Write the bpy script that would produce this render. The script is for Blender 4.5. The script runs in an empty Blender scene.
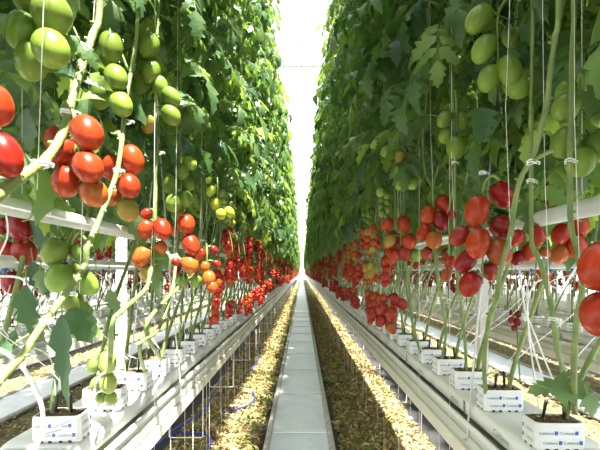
import bpy, math, random
from mathutils import Vector, Matrix
S = bpy.context.scene
COL = S.collection
R = random.Random(7)

# ------------------------------------------------------------------ camera, sky, sun, exposure
F = 433.0                      # focal length in pixels of the 600 x 450 frame
HX, HY, CZ = 302.0, 272.0, 1.5 # horizon / vanishing point, camera height
cam = bpy.data.cameras.new('camera'); cam_o = bpy.data.objects.new('camera', cam); COL.objects.link(cam_o)
cam_o.location = (0, 0, CZ); cam_o.rotation_euler = (math.radians(90), 0, 0)
cam.sensor_width = 36; cam.lens = 36*F/600
cam.shift_x = -(HX-300)/600; cam.shift_y = (HY-225)/600
cam.clip_start = .02; cam.clip_end = 400
S.camera = cam_o
S.view_settings.view_transform = 'Standard'; S.view_settings.look = 'None'
S.view_settings.gamma = 1; S.view_settings.use_curve_mapping = False
S.view_settings.exposure = 0.75
w = bpy.data.worlds.new('sky'); S.world = w; w.use_nodes = True
bg = w.node_tree.nodes['Background']; bg.inputs[0].default_value = (.93, .97, 1, 1); bg.inputs[1].default_value = 1.75
sun = bpy.data.lights.new('sun', 'SUN'); sun.energy = 22.0; sun.angle = math.radians(1.5); sun.color = (1, .95, .84)
sun_o = bpy.data.objects.new('sun', sun); COL.objects.link(sun_o)
SUN = Vector((.175, -.30, 1.0)).normalized()
sun_o.rotation_euler = SUN.to_track_quat('Z', 'Y').to_euler()
sun_o.location = (0, 0, 20)

# ------------------------------------------------------------------ materials
def new_mat(name):
    m = bpy.data.materials.new(name); m.use_nodes = True
    return m, m.node_tree, m.node_tree.nodes['Principled BSDF']
def mat(name, col, rough=.5, noise=0, nscale=20, bump=0, bscale=60, metal=0, spec=.5, objvar=0, col2=None):
    m, nt, b = new_mat(name)
    b.inputs['Roughness'].default_value = rough; b.inputs['Metallic'].default_value = metal
    b.inputs['Specular IOR Level'].default_value = spec
    N = nt.nodes; L = nt.links
    if noise or col2:
        tc = N.new('ShaderNodeTexCoord'); nz = N.new('ShaderNodeTexNoise'); nz.inputs['Scale'].default_value = nscale; nz.inputs['Detail'].default_value = 5
        L.new(tc.outputs['Object'], nz.inputs['Vector'])
        cr = N.new('ShaderNodeValToRGB'); L.new(nz.outputs[0], cr.inputs[0])
        c2 = col2 or tuple(c*(1-noise) for c in col)
        cr.color_ramp.elements[0].position = .32; cr.color_ramp.elements[1].position = .68
        cr.color_ramp.elements[0].color = (*c2, 1); cr.color_ramp.elements[1].color = (*col, 1)
        out = cr.outputs[0]
    else:
        rgb = N.new('ShaderNodeRGB'); rgb.outputs[0].default_value = (*col, 1); out = rgb.outputs[0]
    if objvar:
        oi = N.new('ShaderNodeObjectInfo'); hs = N.new('ShaderNodeHueSaturation')
        for sock, amt, base in (('Hue', objvar*.08, .5), ('Value', objvar, 1)):
            mr = N.new('ShaderNodeMapRange'); mr.inputs[3].default_value = base-amt; mr.inputs[4].default_value = base+amt
            L.new(oi.outputs['Random'], mr.inputs[0]); L.new(mr.outputs[0], hs.inputs[sock])
        L.new(out, hs.inputs['Color']); out = hs.outputs[0]
    L.new(out, b.inputs['Base Color'])
    if bump:
        tc = N.new('ShaderNodeTexCoord'); nz = N.new('ShaderNodeTexNoise'); nz.inputs['Scale'].default_value = bscale; nz.inputs['Detail'].default_value = 4
        L.new(tc.outputs['Object'], nz.inputs['Vector'])
        bp = N.new('ShaderNodeBump'); bp.inputs['Strength'].default_value = bump; bp.inputs['Distance'].default_value = .01
        L.new(nz.outputs[0], bp.inputs['Height']); L.new(bp.outputs[0], b.inputs['Normal'])
    return m
def leaf_mat(name, dark, light, trans, nscale=9, rough=.38, tfac=.38):
    m, nt, b = new_mat(name); N = nt.nodes; L = nt.links
    tc = N.new('ShaderNodeTexCoord'); nz = N.new('ShaderNodeTexNoise'); nz.inputs['Scale'].default_value = nscale; nz.inputs['Detail'].default_value = 3
    L.new(tc.outputs['Object'], nz.inputs['Vector'])
    cr = N.new('ShaderNodeValToRGB'); L.new(nz.outputs[0], cr.inputs[0])
    cr.color_ramp.elements[0].position = .35; cr.color_ramp.elements[1].position = .7
    cr.color_ramp.elements[0].color = (*dark, 1); cr.color_ramp.elements[1].color = (*light, 1)
    L.new(cr.outputs[0], b.inputs['Base Color']); b.inputs['Roughness'].default_value = rough
    b.inputs['Specular IOR Level'].default_value = .55
    n2 = N.new('ShaderNodeTexNoise'); n2.inputs['Scale'].default_value = 90; L.new(tc.outputs['Object'], n2.inputs['Vector'])
    bp = N.new('ShaderNodeBump'); bp.inputs['Strength'].default_value = .5; bp.inputs['Distance'].default_value = .004
    L.new(n2.outputs[0], bp.inputs['Height']); L.new(bp.outputs[0], b.inputs['Normal'])
    tr = N.new('ShaderNodeBsdfTranslucent'); tr.inputs[0].default_value = (*trans, 1)
    mx = N.new('ShaderNodeMixShader'); mx.inputs[0].default_value = tfac
    L.new(b.outputs[0], mx.inputs[1]); L.new(tr.outputs[0], mx.inputs[2]); L.new(mx.outputs[0], nt.nodes['Material Output'].inputs[0])
    return m
def fruit_mat(name, c_top, c_bot, rough=.27, mottled=0.0):
    # ripening runs from shoulder to blossom end, in the fruit's own axis
    m, nt, b = new_mat(name); N = nt.nodes; L = nt.links
    tc = N.new('ShaderNodeTexCoord'); sp = N.new('ShaderNodeSeparateXYZ'); L.new(tc.outputs['Object'], sp.inputs[0])
    nz = N.new('ShaderNodeTexNoise'); nz.inputs['Scale'].default_value = 1.3; L.new(tc.outputs['Object'], nz.inputs['Vector'])
    ad = N.new('ShaderNodeMath'); ad.operation = 'MULTIPLY_ADD'; L.new(nz.outputs[0], ad.inputs[0]); ad.inputs[1].default_value = .9
    L.new(sp.outputs['Z'], ad.inputs[2])
    mr = N.new('ShaderNodeMapRange'); mr.inputs[1].default_value = -.5; mr.inputs[2].default_value = 1.3
    L.new(ad.outputs[0], mr.inputs[0])
    cr = N.new('ShaderNodeValToRGB'); L.new(mr.outputs[0], cr.inputs[0])
    cr.color_ramp.elements[0].color = (*c_bot, 1); cr.color_ramp.elements[1].color = (*c_top, 1)
    oi = N.new('ShaderNodeObjectInfo'); hs = N.new('ShaderNodeHueSaturation')
    for sock, lo, hi in (('Hue', .494, .508), ('Value', .82, 1.12)):
        q = N.new('ShaderNodeMapRange'); q.inputs[3].default_value = lo; q.inputs[4].default_value = hi
        L.new(oi.outputs['Random'], q.inputs[0]); L.new(q.outputs[0], hs.inputs[sock])
    L.new(cr.outputs[0], hs.inputs['Color']); L.new(hs.outputs[0], b.inputs['Base Color'])
    b.inputs['Roughness'].default_value = rough
    b.inputs['Subsurface Weight'].default_value = .12; b.inputs['Subsurface Radius'].default_value = (.5, .2, .1); b.inputs['Subsurface Scale'].default_value = .02
    b.inputs['Specular IOR Level'].default_value = .32; b.inputs['Coat Weight'].default_value = .04; b.inputs['Coat Roughness'].default_value = .15
    return m
M = {}
M['leaf'] = leaf_mat('tomato leaf green', (.048, .105, .045), (.125, .205, .085), (.30, .50, .07))
M['leaf_pale'] = leaf_mat('tomato leaf pale green', (.13, .23, .05), (.26, .36, .10), (.48, .64, .08))
M['leaf_dark'] = leaf_mat('tomato leaf deep green', (.025, .070, .034), (.060, .125, .055), (.12, .28, .05))
M['stem'] = mat('stem green', (.25, .31, .10), .5, noise=.35, nscale=14, bump=.3, bscale=150, col2=(.12, .19, .05))
M['stalk'] = mat('stalk green', (.20, .30, .07), .5)
M['calyx'] = mat('calyx green', (.045, .11, .025), .55)
FR = {
 'red': fruit_mat('ripe red', (.32, .015, .007), (.40, .036, .009)),
 'dark': fruit_mat('deep red', (.22, .009, .008), (.28, .018, .011)),
 'orange': fruit_mat('ripening orange', (.28, .075, .013), (.40, .080, .011)),
 'turning': fruit_mat('turning green to orange', (.24, .25, .04), (.38, .20, .03)),
 'green': fruit_mat('unripe green', (.095, .17, .020), (.22, .31, .045), .3),
 'lime': fruit_mat('pale lime green', (.20, .29, .05), (.34, .41, .11), .25),
 'yellow': fruit_mat('yellow green', (.32, .40, .03), (.48, .52, .06), .25),
}
M['white'] = mat('white coated steel', (.80, .81, .78), .4, noise=.08, nscale=6)
M['pipe'] = mat('off white painted pipe', (.62, .63, .56), .42, noise=.12, nscale=9)
M['film'] = mat('white plastic film', (.74, .75, .73), .38, noise=.06, nscale=8, bump=.25, bscale=22)
M['gut'] = mat('gutter sheet', (.58, .61, .53), .4, noise=.10, nscale=5)
M['gut2'] = mat('gutter sheet edge', (.74, .70, .60), .45, noise=.12, nscale=7)
M['sheet'] = mat('pale blue path sheet', (.80, .87, .97), .33, noise=.10, nscale=5, bump=.8, bscale=14, col2=(.70, .78, .93))
M['rail'] = mat('worn rail paint', (.46, .45, .38), .45, noise=.35, nscale=18)
M['black'] = mat('black plastic', (.015, .015, .017), .45)
M['blue'] = mat('blue hose', (.02, .035, .24), .35)
M['drip'] = mat('blue dripper', (.03, .12, .42), .4)
M['tube'] = mat('white tube', (.86, .86, .84), .35)
M['string'] = mat('white twine', (.85, .85, .80), .7)
M['wire'] = mat('galvanised wire', (.62, .62, .58), .35, metal=.2)
M['soil'] = mat('coir substrate', (.20, .12, .06), .95, col2=(.06, .035, .02), nscale=60, bump=1, bscale=160)
M['root'] = mat('moss and crumbs', (.26, .24, .09), .95, col2=(.12, .07, .03), nscale=50, bump=1, bscale=120)
M['ink'] = mat('blue ink', (.02, .09, .20), .5)
M['inkg'] = mat('green ink', (.16, .34, .18), .5)
M['ground'] = mat('black ground cover', (.030, .030, .032), .7, noise=.4, nscale=3, bump=.4, bscale=60)
M['mound'] = mat('matted dry leaves', (.22, .18, .08), .9, col2=(.05, .05, .02), nscale=16, bump=1, bscale=45)
M['l1'] = mat('straw leaf bits', (.42, .31, .13), .8); M['l2'] = mat('brown leaf bits', (.26, .14, .07), .85)
M['l3'] = mat('olive leaf bits', (.20, .23, .07), .8); M['l4'] = mat('pale leaf bits', (.52, .43, .24), .75)
M['steel'] = mat('white greenhouse steel', (.82, .83, .84), .45)
def glass_mat():
    m, nt, b = new_mat('greenhouse glass'); N = nt.nodes
    t = N.new('ShaderNodeBsdfTransparent'); g = N.new('ShaderNodeBsdfGlossy'); g.inputs['Roughness'].default_value = .05
    mx = N.new('ShaderNodeMixShader'); mx.inputs[0].default_value = .05
    nt.links.new(t.outputs[0], mx.inputs[1]); nt.links.new(g.outputs[0], mx.inputs[2]); nt.links.new(mx.outputs[0], N['Material Output'].inputs[0])
    return m
M['glass'] = glass_mat()

# ------------------------------------------------------------------ mesh helpers
class MB:
    def __init__(s): s.v = []; s.f = []; s.mi = []; s.sm = []; s.mats = []
    def m(s, mt):
        if mt not in s.mats: s.mats.append(mt)
        return s.mats.index(mt)
    def add(s, vs, fs, mt, smooth=False):
        o = len(s.v); s.v.extend(vs); k = s.m(mt)
        for f in fs: s.f.append([i+o for i in f]); s.mi.append(k); s.sm.append(smooth)
    def box(s, a, b, mt, bev=0):
        x0, y0, z0 = a; x1, y1, z1 = b
        if bev:
            e = bev; rings = []
            for z, i in ((z0, e), (z0+e, 0), (z1-e, 0), (z1, e)):
                rings.append([(x0+i+e, y0+i, z), (x1-i-e, y0+i, z), (x1-i, y0+i+e, z), (x1-i, y1-i-e, z), (x1-i-e, y1-i, z), (x0+i+e, y1-i, z), (x0+i, y1-i-e, z), (x0+i, y0+i+e, z)])
            vs = [p for r in rings for p in r]; fs = []
            for k in range(3):
                for j in range(8): fs.append((k*8+j, k*8+(j+1) % 8, k*8+8+(j+1) % 8, k*8+8+j))
            fs.append(tuple(range(7, -1, -1))); fs.append(tuple(range(24, 32)))
            s.add(vs, fs, mt); return
        vs = [(x0, y0, z0), (x1, y0, z0), (x1, y1, z0), (x0, y1, z0), (x0, y0, z1), (x1, y0, z1), (x1, y1, z1), (x0, y1, z1)]
        s.add(vs, [(3, 2, 1, 0), (4, 5, 6, 7), (0, 1, 5, 4), (1, 2, 6, 5), (2, 3, 7, 6), (3, 0, 4, 7)], mt)
    def tube(s, pts, r, mt, n=6, cap=True):
        pts = [Vector(p) for p in pts]; rs = r if isinstance(r, (list, tuple)) else [r]*len(pts)
        vs = []; prev = None
        for i, p in enumerate(pts):
            t = (pts[min(i+1, len(pts)-1)]-pts[max(i-1, 0)])
            t = t.normalized() if t.length > 1e-9 else Vector((0, 0, 1))
            if prev is None:
                a = Vector((1, 0, 0)) if abs(t.x) < .8 else Vector((0, 1, 0)); u = t.cross(a).normalized()
            else:
                u = (prev - t*prev.dot(t)); u = u.normalized() if u.length > 1e-6 else t.orthogonal().normalized()
            prev = u; q = t.cross(u)
            for j in range(n):
                an = 2*math.pi*j/n; vs.append(tuple(p+(u*math.cos(an)+q*math.sin(an))*rs[i]))
        fs = []
        for i in range(len(pts)-1):
            for j in range(n): fs.append((i*n+j, i*n+(j+1) % n, (i+1)*n+(j+1) % n, (i+1)*n+j))
        if cap: fs.append(tuple(range(n-1, -1, -1))); fs.append(tuple(range((len(pts)-1)*n, len(pts)*n)))
        s.add(vs, fs, mt, True)
    def merge(s, o, mx=None, mapm=None):
        k = len(s.v); s.v.extend([tuple(mx @ Vector(p)) for p in o.v] if mx is not None else o.v)
        mm = [s.m(x) for x in o.mats]
        s.f.extend([[i+k for i in f] for f in o.f]); s.mi.extend([mm[i] for i in o.mi]); s.sm.extend(o.sm)
    def mesh(s, name):
        me = bpy.data.meshes.new(name); me.from_pydata(s.v, [], s.f)
        for x in s.mats: me.materials.append(x)
        me.polygons.foreach_set('material_index', s.mi); me.polygons.foreach_set('use_smooth', s.sm); me.update()
        return me
def link(name, me, parent=None, loc=None, rot=None, scale=None):
    o = bpy.data.objects.new(name, me); COL.objects.link(o)
    if parent is not None: o.parent = parent
    if loc is not None: o.location = loc
    if rot is not None: o.rotation_euler = rot
    if scale is not None: o.scale = scale
    return o
def thing(o, label, cat, group=None, kind=None):
    if label: o['label'] = label
    if cat: o['category'] = cat
    if group: o['group'] = group
    if kind: o['kind'] = kind
    return o
def P(px, py, d): return Vector(((px-HX)/F*d, d, CZ+(HY-py)/F*d))     # a point seen at px,py at distance d along the aisle
def PX(px, py, X): return P(px, py, abs(X)*F/max(abs(px-HX), 1))
def smooth_path(pts, k=4):
    pts = [Vector(p) for p in pts]; out = []
    for i in range(len(pts)-1):
        p0 = pts[max(i-1, 0)]; p1 = pts[i]; p2 = pts[i+1]; p3 = pts[min(i+2, len(pts)-1)]
        for j in range(k):
            t = j/k; out.append(.5*((2*p1)+(p2-p0)*t+(2*p0-5*p1+4*p2-p3)*t*t+(3*p1-p0-3*p2+p3)*t**3))
    out.append(pts[-1]); return out

# ------------------------------------------------------------------ the greenhouse shell
YE = 84.0
def struct(name, mb, lab=None):
    o = link(name, mb.mesh(name)); o['kind'] = 'structure'
    if lab: o['label'] = lab
    return o
mb = MB(); mb.box((-9.2, -4, -.1), (9.2, YE, 0), M['ground']); struct('floor', mb, 'floor under black woven ground cover')
mb = MB()
RZ = 6.3
for k in range(-2, 3):      # five glazed roof bays running along the rows
    x0 = k*3.6-1.8; x1 = x0+3.6; xm = (x0+x1)/2
    for a, b in ((x0, xm), (xm, x1)):
        za, zb = (RZ, RZ+.75) if a == x0 else (RZ+.75, RZ)
        mb.add([(a, -4, za), (b, -4, zb), (b, YE, zb), (a, YE, za)], [(0, 1, 2, 3)], M['glass'])
struct('ceiling', mb, 'glazed greenhouse roof')
mb = MB()
for k in range(-2, 4): mb.box((k*3.6-1.86, -4, RZ-.1), (k*3.6-1.74, YE, RZ), M['steel'])
for k in range(-2, 3): mb.box((k*3.6-.02, -4, RZ+.72), (k*3.6+.02, YE, RZ+.76), M['steel'])
y = 1.0
while y < YE:
    for k in range(-2, 3):
        x0 = k*3.6-1.8
        mb.tube([(x0, y, RZ), (x0+1.8, y, RZ+.74)], .012, M['steel'], 4); mb.tube([(x0+1.8, y, RZ+.74), (x0+3.6, y, RZ)], .012, M['steel'], 4)
    y += 1.25
struct('trim_1', mb, 'white roof gutters, ridges and glazing bars')
tr = MB()
tr.box((-9, -.03, -.03), (9, .03, .03), M['steel']); tr.box((-9, -.03, -.45), (9, .03, -.39), M['steel'])
for k in range(40):
    xa = -9+k*.45; tr.tube([(xa, 0, -.42 if k % 2 else 0), (xa+.45, 0, 0 if k % 2 else -.42)], .012, M['steel'], 5)
tme = tr.mesh('ceiling_truss')
y = 4.4
while y < YE:
    o = link('ceiling_truss', tme, loc=(0, y, RZ-.12)); o['kind'] = 'structure'; y += 4.5
mb = MB()
mb.add([(-9.2, YE, 0), (9.2, YE, 0), (9.2, YE, RZ), (-9.2, YE, RZ)], [(0, 1, 2, 3)], M['glass'])
for k in range(24): mb.box((-9.2+k*.8, YE-.04, 0), (-9.16+k*.8, YE, RZ), M['steel'])
for z in (0, 1.0, 2.5, 4.0, 5.5): mb.box((-9.2, YE-.05, z), (9.2, YE, z+.06), M['steel'])
mb.box((-9.2, YE-.06, 0), (9.2, YE-.01, .9), M['white'])
struct('wall_back', mb, 'white framed glass end wall at the far end of the aisle')
for sd, nm in ((-1, 'wall_left'), (1, 'wall_right')):
    mb = MB(); X = 9.2*sd
    mb.add([(X, -4, 0), (X, YE, 0), (X, YE, RZ), (X, -4, RZ)], [(0, 1, 2, 3)], M['glass'])
    for k in range(45): mb.box((X-.03, -4+k*2, 0), (X+.03, -3.94+k*2, RZ), M['steel'])
    mb.box((X-.03, -4, 0), (X+.03, YE, .6), M['white'])
    struct(nm, mb, 'white framed glass side wall')
# posts
pm = MB(); pm.box((-.045, -.045, 0), (.045, .045, RZ-.1), M['steel']); pm.box((-.08, -.08, 0), (.08, .08, .25), M['white']); pme = pm.mesh('post')
for sd in (-1, 1):
    for k in range(9):
        o = link('post', pme, loc=(sd*1.98, 4.75+k*9, 0)); o['kind'] = 'structure'
        o['label'] = 'slim white steel post between the rows on the %s' % ('left' if sd < 0 else 'right')

# ------------------------------------------------------------------ the trolley track down the middle
tk = link('trolley_track', None)
thing(tk, 'pale blue plastic covered trolley track with two pipe rails down the aisle', 'track')
cx = -.022; zt = .062
mb = MB(); nx = 8; ny = 700
vs = []; fs = []
for j in range(ny+1):
    yy = .2+j*(YE-2.2)/ny
    for i in range(nx+1): vs.append((cx-.245+.49*i/nx, yy, zt-.018+.006*math.sin(yy*9+i*1.7)*math.sin(yy*3.1-i)))
for j in range(ny):
    for i in range(nx): a = j*(nx+1)+i; fs.append((a, a+1, a+nx+2, a+nx+1))
mb.add(vs, fs, M['sheet'], True); link('cover_sheet', mb.mesh('cover_sheet'), tk)
for sx in (-1, 1):
    mb = MB(); X = cx+sx*.272
    mb.box((X-.027, .2, 0), (X+.027, YE-2, zt-.012), M['rail'])
    mb.tube([(X, .2, zt-.012), (X, YE-2, zt-.012)], .024, M['rail'], 10)
    link('rail', mb.mesh('rail'), tk)
sl = MB(); sl.box((-.245, -.022, 0), (.245, .022, .011), M['tube'], .003); sl.tube([(-.245, .035, .004), (.245, .035, .004)], .006, M['tube'], 6); sme = sl.mesh('sleeper')
yy = 3.92-1.27*2
while yy < YE-2:
    link('sleeper', sme, tk, (cx, yy, zt-.014)); yy += 1.27

# ------------------------------------------------------------------ dry leaf litter
mb = MB(); bits = MB(); RL = random.Random(3)
def mh(x): # heap profile from rail (0) to below the gutter (1)
    return .035*math.sin(max(0, min(1, x))*math.pi)**.6
for sd in (-1, 1):
    x_in, x_out = (.335, 1.14) if sd < 0 else (.30, 1.12)
    ny = 500; vs = []; fs = []
    for j in range(ny+1):
        yy = .3+(YE-2.3)*(j/ny)**1.6
        for i in range(9):
            t = i/8; vs.append((sd*(x_in+(x_out-x_in)*t), yy, .004+mh(t)*(.8+.35*math.sin(yy*5+i)*math.sin(yy*1.7-i*2))-(0 if 0 < i < 8 else .02)))
    for j in range(ny):
        for i in range(8): a = j*9+i; fs.append((a, a+1, a+10, a+9) if sd > 0 else (a+9, a+10, a+1, a))
    mb.add(vs, fs, M['mound'], True)
    for n in range(42000):
        yy = 1.6+34*RL.random()**2.1; t = RL.random()
        if yy > 12 and RL.random() < .3: continue
        # thinned next to the rail so that dark patches stand in for shade
        if t < .30 and (math.sin(yy*3.7+sd)+math.sin(yy*8.1)) > .5 and RL.random() < .75: continue
        x = sd*(x_in+.02+(x_out-x_in-.04)*t); sc = (.012+.032*RL.random()**1.5)*(1+yy*.045)
        z = .012+mh(t)+RL.random()*.022
        a = RL.random()*6.283; el = RL.uniform(-.6, .9)
        u = Vector((math.cos(a)*math.cos(el), math.sin(a)*math.cos(el), math.sin(el))); q = u.cross(Vector((RL.uniform(-.6, .6), RL.uniform(-.6, .6), 1))).normalized()
        c = Vector((x, yy, z)); wd = RL.uniform(.14, .42); up = Vector((0, 0, sc*RL.uniform(-.3, .6)))
        m_ = RL.choices(['l1', 'l2', 'l3', 'l4'], [4, 3.0, 3.6 if t > .35 else 9, 2.4 if t > .35 else .4])[0]  # more olive, fewer pale bits near the rail: shade put into the colour
        bits.add([tuple(c-u*sc), tuple(c+q*sc*wd+up), tuple(c+u*sc), tuple(c-q*sc*wd+up)], [(0, 1, 2), (0, 2, 3)], M[m_])
    # litter strips between the neighbouring rows
    for xa, xb in ((2.42, 2.86), (3.52, 4.1), (5.0, 5.6)):
        mb.add([(sd*xa, .3, .03), (sd*xb, .3, .03), (sd*xb, 40, .03), (sd*xa, 40, .03)], [(0, 1, 2, 3)], M['mound'])
        for n in range(3200):
            yy = 2+13*RL.random(); x = sd*RL.uniform(xa, xb); sc = .014+.02*RL.random(); a = RL.random()*6.283
            u = Vector((math.cos(a), math.sin(a), RL.uniform(-.4, .4))); q = u.cross(Vector((0, 0, 1)))
            c = Vector((x, yy, .045+RL.random()*.02))
            bits.add([tuple(c-u*sc), tuple(c+q*sc*.35), tuple(c+u*sc), tuple(c-q*sc*.35)], [(0, 1, 2, 3)], M[RL.choice(['l1', 'l2', 'l3', 'l4', 'l1'])])
mb.merge(bits)
thing(link('leaf_litter', mb.mesh('leaf_litter')), 'yellow and brown dry leaf litter heaped along both sides of the track', 'leaf litter', kind='stuff')
# pale plastic covered tracks in the neighbouring aisles
for sd in (-1, 1):
    for xc in (1.6, 3.2, 4.8):
        tkk = link('trolley_track', None, loc=(sd*xc, 0, 0))
        thing(tkk, 'plastic covered trolley track %s neighbouring aisle on the %s' % ({1.6: 'in the first', 3.2: 'in the second', 4.8: 'in the third'}[xc], 'left' if sd < 0 else 'right'), 'track')
        mb = MB(); mb.box((-.25, .3, 0), (.25, 45, .045), M['sheet']); link('cover_sheet', mb.mesh('cover_sheet'), tkk)
        for q in (-1, 1):
            mb = MB(); mb.tube([(q*.275, .3, .052), (q*.275, 45, .052)], .025, M['rail'], 8); link('rail', mb.mesh('rail'), tkk)

# ------------------------------------------------------------------ gutters, pipes, slabs
def gutter_mesh(y0, y1, sd):
    # cross-section from aisle flange: stepped tray
    half = [(.150, .905), (.152, .900), (.152, .884), (.139, .880), (.139, .852), (.147, .848), (.147, .812), (.141, .808), (.141, .800), (.154, .796), (.154, .738), (.148, .728)]
    prof = [(.128, .862), (.143, .905)]+half+[(-x, z) for x, z in half[::-1]]+[(-.143, .905), (-.128, .862)]
    mb = MB(); n = len(prof)
    vs = [(x, yy, z) for yy in (y0, y1) for x, z in prof]
    for i in range(n):
        j = (i+1) % n; zz = (prof[i][1]+prof[j][1])/2; mt = M['gut2'] if zz < .80 else M['film'] if zz > .885 else M['gut']
        mb.add([vs[i], vs[j], vs[j+n], vs[i+n]], [(0, 1, 2, 3)], mt)
    return mb
ROWX = (.805, 2.4, 4.0, 5.6)
ORD = ('the near', 'the second', 'the third', 'the fourth')
def side(sd): return 'left' if sd < 0 else 'right'
for sd in (-1, 1):
    for r, X in enumerate(ROWX):
        mb = gutter_mesh(-.5 if r == 0 else .3, YE-2 if r == 0 else 42, sd)
        thing(link('growing_gutter', mb.mesh('growing_gutter'), loc=(sd*X, 0, 0)), 'long raised white metal gutter of %s row on the %s' % (ORD[r], side(sd)), 'gutter')
    # high grow pipe and lower irrigation pipe
    for r, xs in enumerate(((.75, 1.02), (2.32, 2.62))):
        o = link('grow_pipe', None); thing(o, 'off white grow pipe running through %s row on the %s' % (ORD[r], side(sd)), 'pipe')
        mb = MB(); mb.tube([(sd*xs[0], .3, 1.668), (sd*xs[0], 60 if r == 0 else 30, 1.668)], .0245, M['pipe'], 14); link('pipe', mb.mesh('pipe'), o)
        for k in range(10):
            mb = MB(); yy = 1.16+k*2.1
            mb.tube(smooth_path([(sd*xs[0], yy, 1.71), (sd*(xs[0]-.024), yy, 1.69), (sd*(xs[0]-.030), yy, 1.665), (sd*(xs[0]-.02), yy, 1.643), (sd*xs[0], yy, 1.636)], 4), .0018, M['stalk'], 6); mb.tube([(sd*xs[0], yy, 1.71), (sd*xs[0], yy, 5.6)], .0014, M['wire'], 4)
            link('hanger_hook', mb.mesh('hanger_hook'), o)
        o = link('irrigation_pipe', None); thing(o, 'irrigation pipe with blue drippers behind %s row on the %s' % (ORD[r], side(sd)), 'pipe')
        mb = MB(); mb.tube([(sd*xs[1], .5, 1.535), (sd*xs[1], 40 if r == 0 else 20, 1.535)], .0235, M['pipe'], 12); link('pipe', mb.mesh('pipe'), o)
        dm = MB(); dm.tube([(0, 0, 0), (0, 0, -.012), (0, 0, -.018)], [.008, .008, .0045], M['drip'], 8); dm.tube([(0, 0, .003), (0, 0, 0)], .0105, M['drip'], 8); dme = dm.mesh('dripper')
        for k in range(60 if r == 0 else 25):
            link('dripper', dme, o, (sd*xs[1], 1.05+k*.145 if r == 0 else 2+k*.2, 1.512))
# slabs (individual)
def text_mb(txt, size, mt, ext=0):
    cu = bpy.data.curves.new('t', 'FONT'); cu.body = txt; cu.size = size; cu.resolution_u = 2
    o = bpy.data.objects.new('t', cu); COL.objects.link(o)
    me = bpy.data.meshes.new_from_object(o.evaluated_get(bpy.context.evaluated_depsgraph_get()))
    mb = MB(); mb.add([tuple(v.co) for v in me.vertices], [tuple(p.vertices) for p in me.polygons], mt)
    bpy.data.objects.remove(o); bpy.data.curves.remove(cu); bpy.data.meshes.remove(me)
    w_ = max(v[0] for v in mb.v); return mb, w_
def slab_mb(sd, text=True):
    mb = MB(); L = .98
    # soft-edged wrapped slab, long side along the row
    prof = [(-.112, .002), (-.120, .012), (-.121, .040), (-.119, .066), (-.108, .076), (-.04, .079), (.04, .078), (.108, .076), (.119, .066), (.121, .012), (.112, .002)]
    ys = [0, .012, .04, .2, .4, .55, .75, .94, .968, .98]; sc = [.90, .97, 1, 1.0, .99, 1.005, .99, 1, .97, .90]; n = len(prof)
    vs = [(x*s_, yy, .002+(z-.002)*(s_ if s_ < .98 else s_*(1+.02*math.sin(yy*11+x*30)))) for yy, s_ in zip(ys, sc) for x, z in prof]; fs = []
    for j in range(len(ys)-1):
        for i in range(n): a = j*n+i; b = j*n+(i+1) % n; fs.append((a, b, b+n, a+n))
    mb.add(vs, fs, M['film'], True); mb.add(vs[:n], [tuple(range(n))], M['film']); mb.add(vs[-n:], [tuple(range(n-1, -1, -1))], M['film'])
    if text:
        for yy in (.12, .58):
            t, w_ = text_mb('Cultilene', .032, M['inkg'])
            # printed on the aisle-facing flank; reads left to right from the aisle
            for xs in (-1, 1):
                ex = Vector((0, -xs, 0)) if xs < 0 else Vector((0, 1, 0))
                if xs < 0: mx = Matrix(((0, 0, -1, -.1225), (-1, 0, 0, yy+w_), (0, 1, 0, .024), (0, 0, 0, 1)))
                else: mx = Matrix(((0, 0, 1, .1225), (1, 0, 0, yy), (0, 1, 0, .024), (0, 0, 0, 1)))
                mb.merge(t, mx)
    for i in range(4):      # drain slits and folds
        mb.box((-.1225, .5+i*.006, .012), (-.121, .502+i*.006, .06), M['inkg'])
    return mb
slab_t = slab_mb(1).mesh('substrate_slab'); slab_p = slab_mb(1, False).mesh('substrate_slab')
for sd in (-1, 1):
    for k in range(80):
        yy = .30+k*1.0
        o = link('substrate_slab', slab_t if k < 10 else slab_p, loc=(sd*.80, yy, .9045-.0025))
        if k < 3: lb = ('white wrapped slab in the %s gutter under the %s growing blocks', ('nearest', 'second nearest', 'third nearest'))[0] % (side(sd), ('very nearest', 'next nearest', 'third nearest group of')[k])
        else: lb = 'white wrapped substrate slab farther along the near gutter on the %s' % side(sd)
        thing(o, lb, 'slab', 'slabs farther along the %s gutter' % side(sd) if k >= 3 else 'slabs at the front of the %s gutter' % side(sd))
    for r in (1, 2):
        for k in range(16 if r == 1 else 10):
            o = link('substrate_slab', slab_p, loc=(sd*ROWX[r], 1.3+k*1.0, .902))
            thing(o, 'white wrapped substrate slab in %s gutter on the %s' % (ORD[r], side(sd)), 'slab', 'slabs in %s gutter on the %s' % (ORD[r], side(sd)))
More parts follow.
